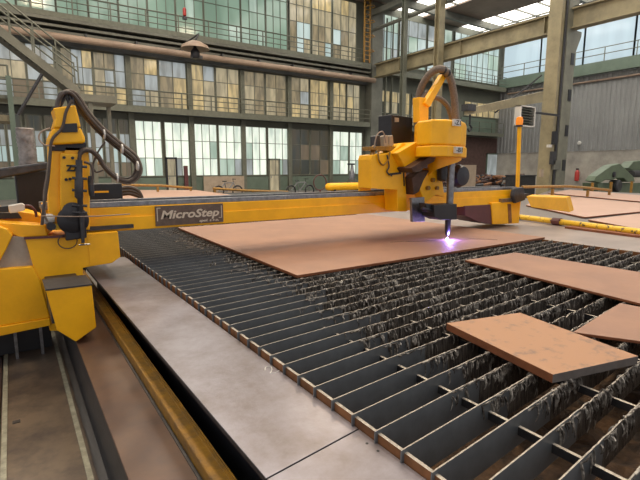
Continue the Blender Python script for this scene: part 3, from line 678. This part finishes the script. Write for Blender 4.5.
MB().py([(62,124),(77,123),(78,132),(62,132.5)],4.50,.03).build('display_window',M['black'],ts,bevel=.004)
for px,py in ((64,157.5),(66,179.5),(72.5,158),(70,179)):
    MB().lathe(aty(px,py,4.555),[(.013,-.02),(.013,.0)],8,'y').build('screw',M['black'],ts)
for px,py in ((52,106),(73,104),(58,106)): MB().py([(px,py+1),(px+2.5,py),(px+3,py+3),(px,py+4)],4.55,.06).build('lifting_lug',M['dark_steel'],ts)
text('Z2','lettering',M['ink'],aty(67,171,4.552),.052,ts,bold=.004)
MB().lathe(aty(73,220,4.54),[(.10,-.05),(.125,-.03),(.125,.02)],24,'y').build('torch_disc',M['black'],ts,smooth=True)
MB().lathe(aty(73,212,4.5),[(.05,-.02),(.085,-.01),(.085,.02)],18,'y').build('hub_plate',M['dark_steel'],ts,smooth=True)
MB().py([(64,222),(86,222),(87,238),(66,241)],4.5,.08).build('torch_guard',M['black'],ts,bevel=.01)
A=aty(80,160,4.46);B=aty(81,225,4.46)
tt=MB().tube([aty(79,160,4.46),aty(79,178,4.46),aty(79,180,4.46),aty(79,197,4.46),aty(80,199,4.46),aty(82,222,4.46),aty(83,243,4.46)],[.028,.028,.036,.036,.024,.02,.014],10).build('torch_tube',M['dark_steel'],ts,smooth=True)
MB().tube([aty(79,245,4.46),aty(90,244,4.46)],.008,6).build('torch_nozzle_bar',M['rail_steel'],tt)
for py in (166,178,190,205,212): MB().tube([aty(72,py,4.45),aty(87,py+1,4.45)],.012,7).build('clamp_screw',M['dark_steel'],tt)
MB().lathe(aty(91,186,4.5),[(.02,-.09),(.025,-.05),(.025,.06),(.015,.09)],10).build('gas_valve',M['dark_steel'],ts,smooth=True)
# hoses
def hose(name,pts,Y,r,m_,parent,n=6,dy=0):
    P=[aty(p[0],p[1],Y+(p[2] if len(p)>2 else 0)) for p in pts]
    return MB().tube(spline(P,n),r,8).build(name,M[m_],parent,smooth=True)
mainp=[(57,112),(59,99),(66,92),(75,97,.05),(88,116,.1),(104,133,.15),(122,148,.2),(134,158,.2),(138.5,167,.2),(136,176,.2),(128,181,.2),(117,178,.15),(105,168,.1),(97,156,.05),(89,150),(81,152),(79,163)]
hb=thing('hose_bundle','thick bundle of dark hoses looping from the torch station to its right','hose',aty(56,112,4.6))
for i,(dx,dy) in enumerate(((0,0),(2.2,-2.4),(-2.2,2.2),(1.2,1.6))):
    pts=[]
    for k,p in enumerate(mainp):
        z=p[2] if len(p)>2 else 0
        f=1 if 2<k<14 else .5
        if k>=10: pts.append((p[0]+dx*f*.6,p[1]-dy*f,z+i*.02))
        elif k>=8: pts.append((p[0]-dy*f*.9+ dx*.3,p[1]+dx*.4,z+i*.02))
        else: pts.append((p[0]+dx*f,p[1]+dy*f,z+i*.02))
    hose('hose',pts,4.55,.014 if i else .017,['rubber','hose_brown','rubber','hose_brown'][i],hb)
for px,py in ((88,117),(104,134),(122,149),(137.5,166),(117,178),(99,160)):
    q=aty(px,py,4.72); b=MB(); b.lathe(q,[(.046,-.007),(.046,.007)],12,'x'); b.build('hose_tie',M['white'],hb)
hose('thin_cable',[(72,100),(66,112),(62,128),(52,140),(50,158),(48,180),(44,205),(42,225)],4.5,.012,'rubber',ts)
hose('thin_cable',[(50,150),(47,175),(44,195),(45,215),(48,222)],4.5,.009,'hose_brown',ts)
hose('thin_cable',[(105,142),(98,152),(93,165),(96,172),(103,170)],4.62,.008,'rubber',ts)
hose('thin_cable',[(50,128),(41,132),(39,139),(45,145),(55,146)],4.5,.006,'pipe_pink',ts)
hose('thin_cable',[(84,162),(91,165),(93,175),(91,185)],4.47,.011,'rubber',ts)
hose('laser_line_cable',[(42,216),(70,216.5),(100,216),(130,214)],4.44,.005,'pipe_pink',ts)
for k in range(3): hose('top_loop',[(60,107),(59+k*4,96-k),(64+k*4,93-k),(69+k*2,104)],4.6,.012,'dark_steel',ts)

# --- fume unit behind the left carriage
fu=thing('extraction_cabinet','black cabinet with silver duct standing behind the left carriage','cabinet',(.2,6.2,0))
A=aty(18,210,6.2);B=aty(49,170,6.2); MB().box(A.x,B.x+.3,6.2,6.9,0,B.z).build('cabinet_body',M['black'],fu,bevel=.02)
MB().tube(spline([aty(24.5,128,6.4),aty(25.5,140,6.4),aty(27.5,152,6.4),aty(28,172,6.4)],6),[.088+.007*(i%2) for i in range(19)],14).build('silver_duct',M['duct'],fu,smooth=True)
tray=MB().py([(-60,172),(0,168),(50,161.5),(52,169),(30,173),(0,179),(-60,187)],5.9,.25); tray.build('cable_chain',M['dark_steel'],fu,bevel=.02)

# ================================================================== BEVEL CUTTING HEAD
hd=thing('plasma_cutter','large yellow torch unit on the right half of the beam, holding the bright arc','cutter',(4.6,4.6,1.45))
MB().py([(371,159.5),(372,155),(391,152.5),(403,143),(411,146),(411,168),(405,172),(407.5,211.5),(397.7,211.5),(397.2,190),(371,188.5)],4.46,.26).build('front_apron',M['yellow'],hd,bevel=.008)
MB().py([(359.5,158.5),(371,158),(371,190.5),(359.5,191)],4.70,.03).build('side_flange',M['yellow'],hd,bevel=.005)
MB().box(4.36,4.66,4.73,5.3,1.45,1.84).build('carriage_body',M['yellow'],hd,bevel=.012)
b=MB(); b.py([(388,173.5),(401,172),(401.5,174),(389,175.5)],4.45,.01).py([(403,163),(404,163),(405,186),(404,186)],4.45,.01); b.build('hatch_seam',M['ink'],hd)
for px in (371,386): MB().tube([aty(px,158,4.5),aty(px+3,147,4.6)],.03,8).build('strut',M['yellow_dull'],hd)
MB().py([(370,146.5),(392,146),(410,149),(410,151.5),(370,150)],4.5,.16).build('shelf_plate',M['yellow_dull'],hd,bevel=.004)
hose('thin_cable',[(378,150),(379,160),(383,165),(388,160),(390,152)],4.44,.011,'yellow_dull',hd)
hose('thin_cable',[(387,155),(389,166),(387,172),(392,176)],4.44,.009,'dark_steel',hd)
hose('thin_cable',[(374,148),(377,135),(383,132),(386,143)],4.5,.009,'pipe_pink',hd)
bb=MB().py([(391,114.3),(413,117.5),(412,147),(391,148)],4.80,.27).build('power_box',M['black'],hd,bevel=.012)
MB().py([(395,117.5),(399,118),(399,122),(395,122)],4.788,.014).build('warning_label',M['beige'],bb)
for px in (376,384,389): MB().py([(px,136),(px+4,135),(px+5,146),(px,147)],4.6,.12).build('valve_block',M['beige'] if px>380 else M['dark_steel'],hd,bevel=.008)
# neck + drum
MB().py([(397,153),(409,146),(416,142),(440,142),(438,150),(432,155),(413,169),(406,169)],4.35,.35).build('neck',M['yellow'],hd,bevel=.012)
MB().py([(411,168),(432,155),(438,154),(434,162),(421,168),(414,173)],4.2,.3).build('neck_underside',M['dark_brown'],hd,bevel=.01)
fa=lambda px,Y: aty(px,140,Y).x
foot=[(fa(414,4.65),4.65),(fa(417,4.3),4.3),(fa(431,4.0),4.0),(fa(447,3.9),3.9),(fa(461,3.93),3.93),(fa(465,4.05),4.05),(fa(466,4.25),4.25),(fa(462,4.6),4.6),(fa(440,4.8),4.8),(fa(422,4.85),4.85)]
MB().pz(foot,2.03,2.345).build('head_housing',M['yellow'],hd,bevel=.03,seg=4)
cx_=sum(p[0] for p in foot)/len(foot); cy_=sum(p[1] for p in foot)/len(foot)
f2=[(cx_+(x-cx_)*1.02+(.015 if x>cx_ else -.0),cy_+(y-cy_)*1.04) for x,y in foot]
MB().pz(f2,1.89,2.026).build('head_flange',M['yellow'],hd,bevel=.015,seg=3)
# hood shell around the shaft with an arched opening
b=MB(); cxs,cys,R=4.93,4.30,.235; N=22; vs=[]
for i in range(N+1):
    a=math.radians(160+i*175/N)
    zl=1.60+.29*(i/N)**.55
    ca,sa=math.cos(a),math.sin(a)
    for rr in (R,R-.015):
        vs += [(cxs+ca*rr,cys+sa*rr,1.93),(cxs+ca*rr,cys+sa*rr,zl)]
fs=[]
for i in range(N):
    o_=i*4;p_=o_+4
    fs += [(o_,o_+1,p_+1,p_),(o_+2,p_+2,p_+3,o_+3),(o_+1,o_+3,p_+3,p_+1),(o_,p_,p_+2,o_+2)]
b.add(vs,fs); b.build('arched_hood',M['yellow'],hd,smooth=True)
MB().lathe((4.93,4.45,1.9),[(.02,-.12),(.2,-.1),(.2,.0)],20).build('hood_inside',M['dark_steel'],hd,smooth=True)
MB().py([(421,180),(431,168),(440,171),(443,183),(445,197),(436,195),(425,203),(420,190)],4.36,.15).build('wrist_block',M['yellow'],hd,bevel=.015,seg=3)
MB().py([(419,172),(430,170),(424,180),(419,192),(414,195),(412,178)],4.35,.15).build('wrist_motor',M['dark_brown'],hd,bevel=.01)
for px,py,r in ((433,180,.03),(437,188,.025),(428,188,.03)): MB().lathe(aty(px,py,4.34),[(r,-.02),(r,.02)],12,'y').build('bolt_head',M['yellow_dull'],hd)
MB().py([(442,168),(450,164),(449,176),(446,182),(442,180)],4.25,.1).build('hose_elbow',M['dark_steel'],hd,bevel=.02)
MB().py([(411.5,198),(424.5,197),(425,221.5),(412.5,222)],4.3,.04).build('sensor_plate',M['rail_steel'],hd,bevel=.003)
MB().py([(434,205),(457,204),(457,219.5),(441,220),(434.5,217)],4.05,.22).build('torch_holder',M['black'],hd,bevel=.006)
MB().py([(425,203),(435,205),(435,213),(428,212)],4.1,.12).build('holder_link',M['dark_steel'],hd,bevel=.01)
MB().tube([aty(422,208,4.1),aty(434,212,4.1)],.02,8).build('holder_pin',M['black'],hd)
T=V((4.93,4.16,0))
tq=MB().tube([(4.93,4.16,1.95),(4.93,4.16,1.25)],.048,14).build('torch_shaft',M['rail_steel'],hd,smooth=True)
MB().lathe((4.91,4.16,.86),[(.014,-.04),(.03,0),(.038,.06),(.04,.2)],14).build('torch_nozzle',M['dark_steel'],tq,smooth=True)
MB().lathe((4.91,4.16,.781),[(.002,0),(.018,.004),(.014,.014),(.004,.026)],12).build('plasma_arc',M['arc'],tq,smooth=True)
MB().lathe(aty(459,176,4.55),[(.02,-.1),(.14,-.08),(.175,0),(.14,.1),(.03,.14)],22,'y').build('dark_hood_cap',M['black'],hd,smooth=True)
# mast + hoses above
MB().py([(419,97),(429,98),(428.5,122),(419.5,122)],4.5,.12).build('hose_mast',M['yellow'],hd,bevel=.006)
A=[(424,103),(443.5,73),(447,75),(429,103.5),(424,110)]
MB().py([(425,103),(443,74),(447.5,75.5),(430,107)],4.46,.08).build('hose_arm',M['yellow'],hd,bevel=.006)
def bighose(pts,Y,r): 
    P=spline([aty(p[0],p[1],p[2] if len(p)>2 else Y) for p in pts],7); return MB().tube(P,[r+(.003 if i%2 else 0) for i in range(len(P))],10).build('hoop_hose',M['hose_brown'],hd,smooth=True)
bighose([(417,126,4.75),(417.5,108,4.75),(421,88,4.68),(431,73,4.52),(441,69),(449,76),(453.5,92),(456,120)],4.42,.048)
bighose([(419,125),(421,103),(428,92)],4.65,.04); bighose([(430,97),(440,99),(448,107),(452,120)],4.6,.035)
for px,py in ((443,70),(447,73)): b=MB(); b.lathe(aty(px,py,4.42),[(.058,-.015),(.058,.015)],12,'x'); b.build('hose_clamp',M['black'],hd)
for py,s,zz in ((122.6,'-Z1',2.29),(150,'-B1',1.955)):
    q=aty(455.5 if s=='-Z1' else 456.5,py,3.89); dz=.035
    lb=MB().box(q.x-.05,q.x+.085,3.862 if s=='-B1' else 3.872,3.9,q.z-.04,q.z+.04).build('marking_label',M['white'],hd)
    text(s,'lettering',M['ink'],(q.x-.04,3.858 if s=='-B1' else 3.869,q.z-.026),.055,lb,width=.112,bold=.001,ext=.001)

# ================================================================== BACKGROUND THINGS
def bicycle(px0,px1,py,Y,label,rot=0):
    a=aty(px0,py,Y); b_=aty(px1,py,Y); R=.34; x0,x1=a.x,b_.x; z=R; 
    o=thing('bicycle',label,'bicycle',((x0+x1)/2,Y,0),'bicycles by the end wall')
    for x in (x0,x1):
        w=MB(); w.tube([(x+math.cos(t)*R*.94,Y,z+math.sin(t)*R*.94) for t in [i*2*math.pi/28 for i in range(28)]],.048,6,closed=True)
        w=w.build('wheel',M['black'],o,smooth=True)
        s=MB()
        for i in range(10): t=i*math.pi/5; s.bar((x,Y,z),(x+math.cos(t)*R*.92,Y,z+math.sin(t)*R*.92),.006)
        s.build('spokes',M['rail_steel'],w)
    L=x1-x0; bbk=V((x0+L*.45,Y,z-.03)); sd=V((x0+L*.33,Y,z+.5)); hdt=V((x0+L*.78,Y,z+.52))
    f=MB(); 
    for p,q in ((bbk,sd),(bbk,hdt),(sd,hdt),(bbk,V((x0,Y,z))),(sd,V((x0,Y,z))),(hdt,V((x1,Y,z)))): f.tube([p,q],.03,6)
    f.build('bicycle_frame',M['rail_steel'],o,smooth=True)
    MB().box(sd.x-.14,sd.x+.12,Y-.06,Y+.06,sd.z+.08,sd.z+.14).build('saddle',M['black'],o,bevel=.02)
    MB().tube([sd,sd+V((0,0,.1))],.015,6).build('seat_post',M['rail_steel'],o)
    MB().tube(spline([hdt+V((.05,-.28,.2)),hdt+V((-.02,-.05,.22)),hdt+V((-.02,.05,.22)),hdt+V((.05,.28,.2))],4),.016,6).build('handlebar',M['dark_steel'],o)
    MB().tube([hdt,hdt+V((-.02,0,.22))],.016,6).build('stem',M['dark_steel'],o)
    return o
bicycle(218.5,237.5,186.5,26.5,'bicycle leaning at the beige board under the ground floor windows')
bicycle(291,309.5,187.5,24.8,'silver grey bicycle just left of the maroon hoop')
A=aty(204,191,30.7);B=aty(244,176,30.7)
tag(MB().box(A.x,B.x,30.68,30.74,0,B.z).build('wooden_board',M['beige'],bevel=.01),'beige board leaning on the wall behind the first bicycle','board')
q=aty(320,182.5,20); hr=thing('hose_reel','large thin maroon hoop standing beside the yellow tank','reel',(q.x,20,0))
b=MB(); b.tube([(q.x+math.cos(t)*.40,20,q.z+math.sin(t)*.40) for t in [i*2*math.pi/32 for i in range(32)]],.028,7,closed=True); b.build('hoop',M['maroon'],hr,smooth=True)
MB().box(q.x-.04,q.x+.04,19.97,20.03,0,q.z-.38).build('stand',M['maroon'],hr)
A=aty(326,187,19.5);B=aty(362,186,19.5); tk=thing('yellow_tank','horizontal yellow cylinder tank behind the gantry carriage','tank',(A.x,19.5,0))
MB().lathe((A.x,19.5,A.z),[(.05,0),(.15,.05),(.2,.15),(.2,B.x-A.x),(.1,B.x-A.x+.1)],18,'x').build('tank_body',M['yellow'],tk,smooth=True)
for f_ in (.2,.85): x=A.x+(B.x-A.x)*f_; MB().box(x-.05,x+.05,19.35,19.65,0,A.z-.14).build('saddle_leg',M['dark_steel'],tk)
q=aty(352,175,24); pm=thing('pump_unit','small grey pump unit on a stand left of the yellow carriage','pump',(q.x,24,0))
MB().box(q.x-.25,q.x+.25,23.8,24.2,0,1.0).build('stand',M['grey_steel'],pm); MB().lathe((q.x,24,1.0),[(.2,0),(.22,.3),(.12,.6),(.08,.95)],14).build('pump_body',M['rail_steel'],pm,smooth=True); MB().box(q.x-.35,q.x+.2,23.95,24.05,1.95,2.05).build('top_handle',M['black'],pm)
# guard rails behind gantry
def guard(pts,Y,label,posts,zb=0):
    o=thing('guard_rail',label,'railing',(aty(pts[0][0],190,Y).x,Y,0),'low yellow guard rails behind the gantry')
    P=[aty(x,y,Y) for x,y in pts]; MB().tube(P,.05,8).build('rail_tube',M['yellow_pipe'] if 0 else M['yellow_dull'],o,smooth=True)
    for k in posts:
        p=P[0]+(P[-1]-P[0])*k; MB().box(p.x-.04,p.x+.04,Y-.04,Y+.04,zb,p.z-.02).build('post',M['yellow_dull'],o)
guard([(120,185),(160,185.5),(192,188)],19,'low yellow guard rail behind the control box, left of the door',(.02,.5,.98))
guard([(213,188.5),(245,190.5),(288,192)],17.5,'low yellow guard rail in front of the first bicycle',(.02,.5,.98))
guard([(522,187),(566,186.3),(584,187.5),(611,190.3)],9.0,'long yellow guard rail left of the green machine',(.3,.7,.98),.61)
# green plate rolling machine
YM=12.6
gm=thing('rolling_machine','green plate rolling machine at the right edge behind the guard posts','machine',aty(615,195,YM))
gm.location.z=0
MB().py([(594,181),(597,176),(612,165.5),(620,163.5),(634,177),(635,182),(628,182),(624,178),(617,178),(613,180),(606,179.5),(601,183)],YM,.5).build('end_frame',M['mach_green'],gm,bevel=.03)
MB().py([(628,168),(634,161.5),(680,157),(680,172),(636,172)],YM+.7,.6).build('rear_frame',M['mach_green'],gm,bevel=.03)
q=aty(614,174.5,YM-.02); MB().lathe(q,[(.13,-.06),(.17,-.03),(.17,.03)],18,'y').build('bearing',M['black'],gm,smooth=True)
q=aty(610,182,YM+.1); MB().lathe(aty(618,186,YM+.0),[(.3,-.1),(.36,-.05),(.36,.4)],20,'y').build('drive_wheel',M['dark_steel'],gm,smooth=True)
A=aty(631,174,YM+.3); MB().lathe(A,[(.22,0),(.22,3.5)],18,'x').build('roller',M['dark_steel'],gm,smooth=True)
MB().py([(600,183),(640,183),(680,184),(680,199),(640,196.5),(601,194)],YM+.3,1.0).build('machine_base',M['mach_green'],gm,bevel=.02)
MB().py([(598,183),(603,183),(603,194),(598,194)],YM+.1,.2).build('machine_leg',M['mach_green'],gm)
for px in (591.5,610,630.5):
    p=aty(px,196,11.0); o=tag(MB().box(p.x-.05,p.x+.05,10.95,11.05,0,1.05).build('guard_post',M['yellow_dull']),{591.5:'leftmost thin yellow post in front of the green machine',610:'middle thin yellow post in front of the green machine',630.5:'rightmost thin yellow post in front of the green machine'}[px],'post','yellow posts by the green machine')
# scrap bins behind the beam
sc=MB(); r2=random.Random(4)
A=aty(467,187,19);B=aty(514,187,19)
vs=[]
for k in range(150):
    x=r2.uniform(A.x,B.x+.6); y=r2.uniform(19,21); h=r2.uniform(.1,1.25); l=r2.uniform(.2,.7); a=r2.uniform(-.6,.6)
    p=V((x,y,h)); d=V((math.cos(a)*l,r2.uniform(-.3,.3)*l,math.sin(a)*l*.3)); sc.tube([p-d,p+d],r2.uniform(.05,.12),6,r2.choice([0,0,1,2]))
tag(sc.build('scrap_heap',[M['brick'],M['dark_steel'],M['rust']]),'heap of dark brown scrap pieces behind the right half of the beam','scrap',kind='stuff')
A=aty(462,181,17.5);B=aty(476.5,165,17.5); tag(MB().box(A.x,B.x,17.5,17.56,0,B.z).build('beige_sheet',M['beige']),'beige sheet standing right of the torch shaft behind the beam','sheet')
A=aty(519,186,17);B=aty(536,176,17)
bn=thing('dark_bin','dark blue grey bin beside the big column foot','bin',(A.x,17,0)); MB().box(A.x,B.x,17,18,0,B.z).build('bin_body',M['dark_steel'],bn,bevel=.03); MB().box(A.x-.03,B.x+.03,16.97,18.03,B.z,B.z+.06).build('bin_rim',M['black'],bn)
# panel and reddish door-side fittings on end wall
q=aty(186,172,30.8); tag(MB().box(q.x-.12,q.x+.12,30.75,31.0,.0,1.9).build('hydrant_cabinet',M['maroon']),'narrow maroon hydrant cabinet on the pillar right of the open door','cabinet')

# ================================================================== LIGHT
wd=bpy.data.worlds.new('world'); bpy.context.scene.world=wd; wd.use_nodes=True
bg=wd.node_tree.nodes['Background']; bg.inputs[0].default_value=(.86,.85,.88,1); bg.inputs[1].default_value=.75
def light(name,kind,loc,e,c,size=None,rot=(0,0,0),sy=None):
    l=bpy.data.lights.new(name,kind); l.energy=e; l.color=c
    if kind=='AREA': l.size=size; l.shape='RECTANGLE' if sy else 'SQUARE'; l.size_y=sy or size
    elif size: l.shadow_soft_size=size
    o=bpy.data.objects.new(name,l); o.location=loc; o.rotation_euler=rot; C.objects.link(o); return o
light('plasma_light','POINT',(4.91,4.11,.85),13,(.30,.22,1.0),.02)
for i,(x,y) in enumerate([(2.5,3.5),(2.5,12),(14,8),(14,20),(2.5,22)]):
    light('warm_fill','AREA',(x,y,13.5),520,(1,.80,.56),1.2)  # warm overhead fill, added to light the hall; no fixtures hang here
sc_=bpy.context.scene
sc_.view_settings.view_transform='Standard'; sc_.view_settings.look='None'; sc_.view_settings.gamma=1; sc_.view_settings.exposure=0
sc_.view_settings.use_curve_mapping=False
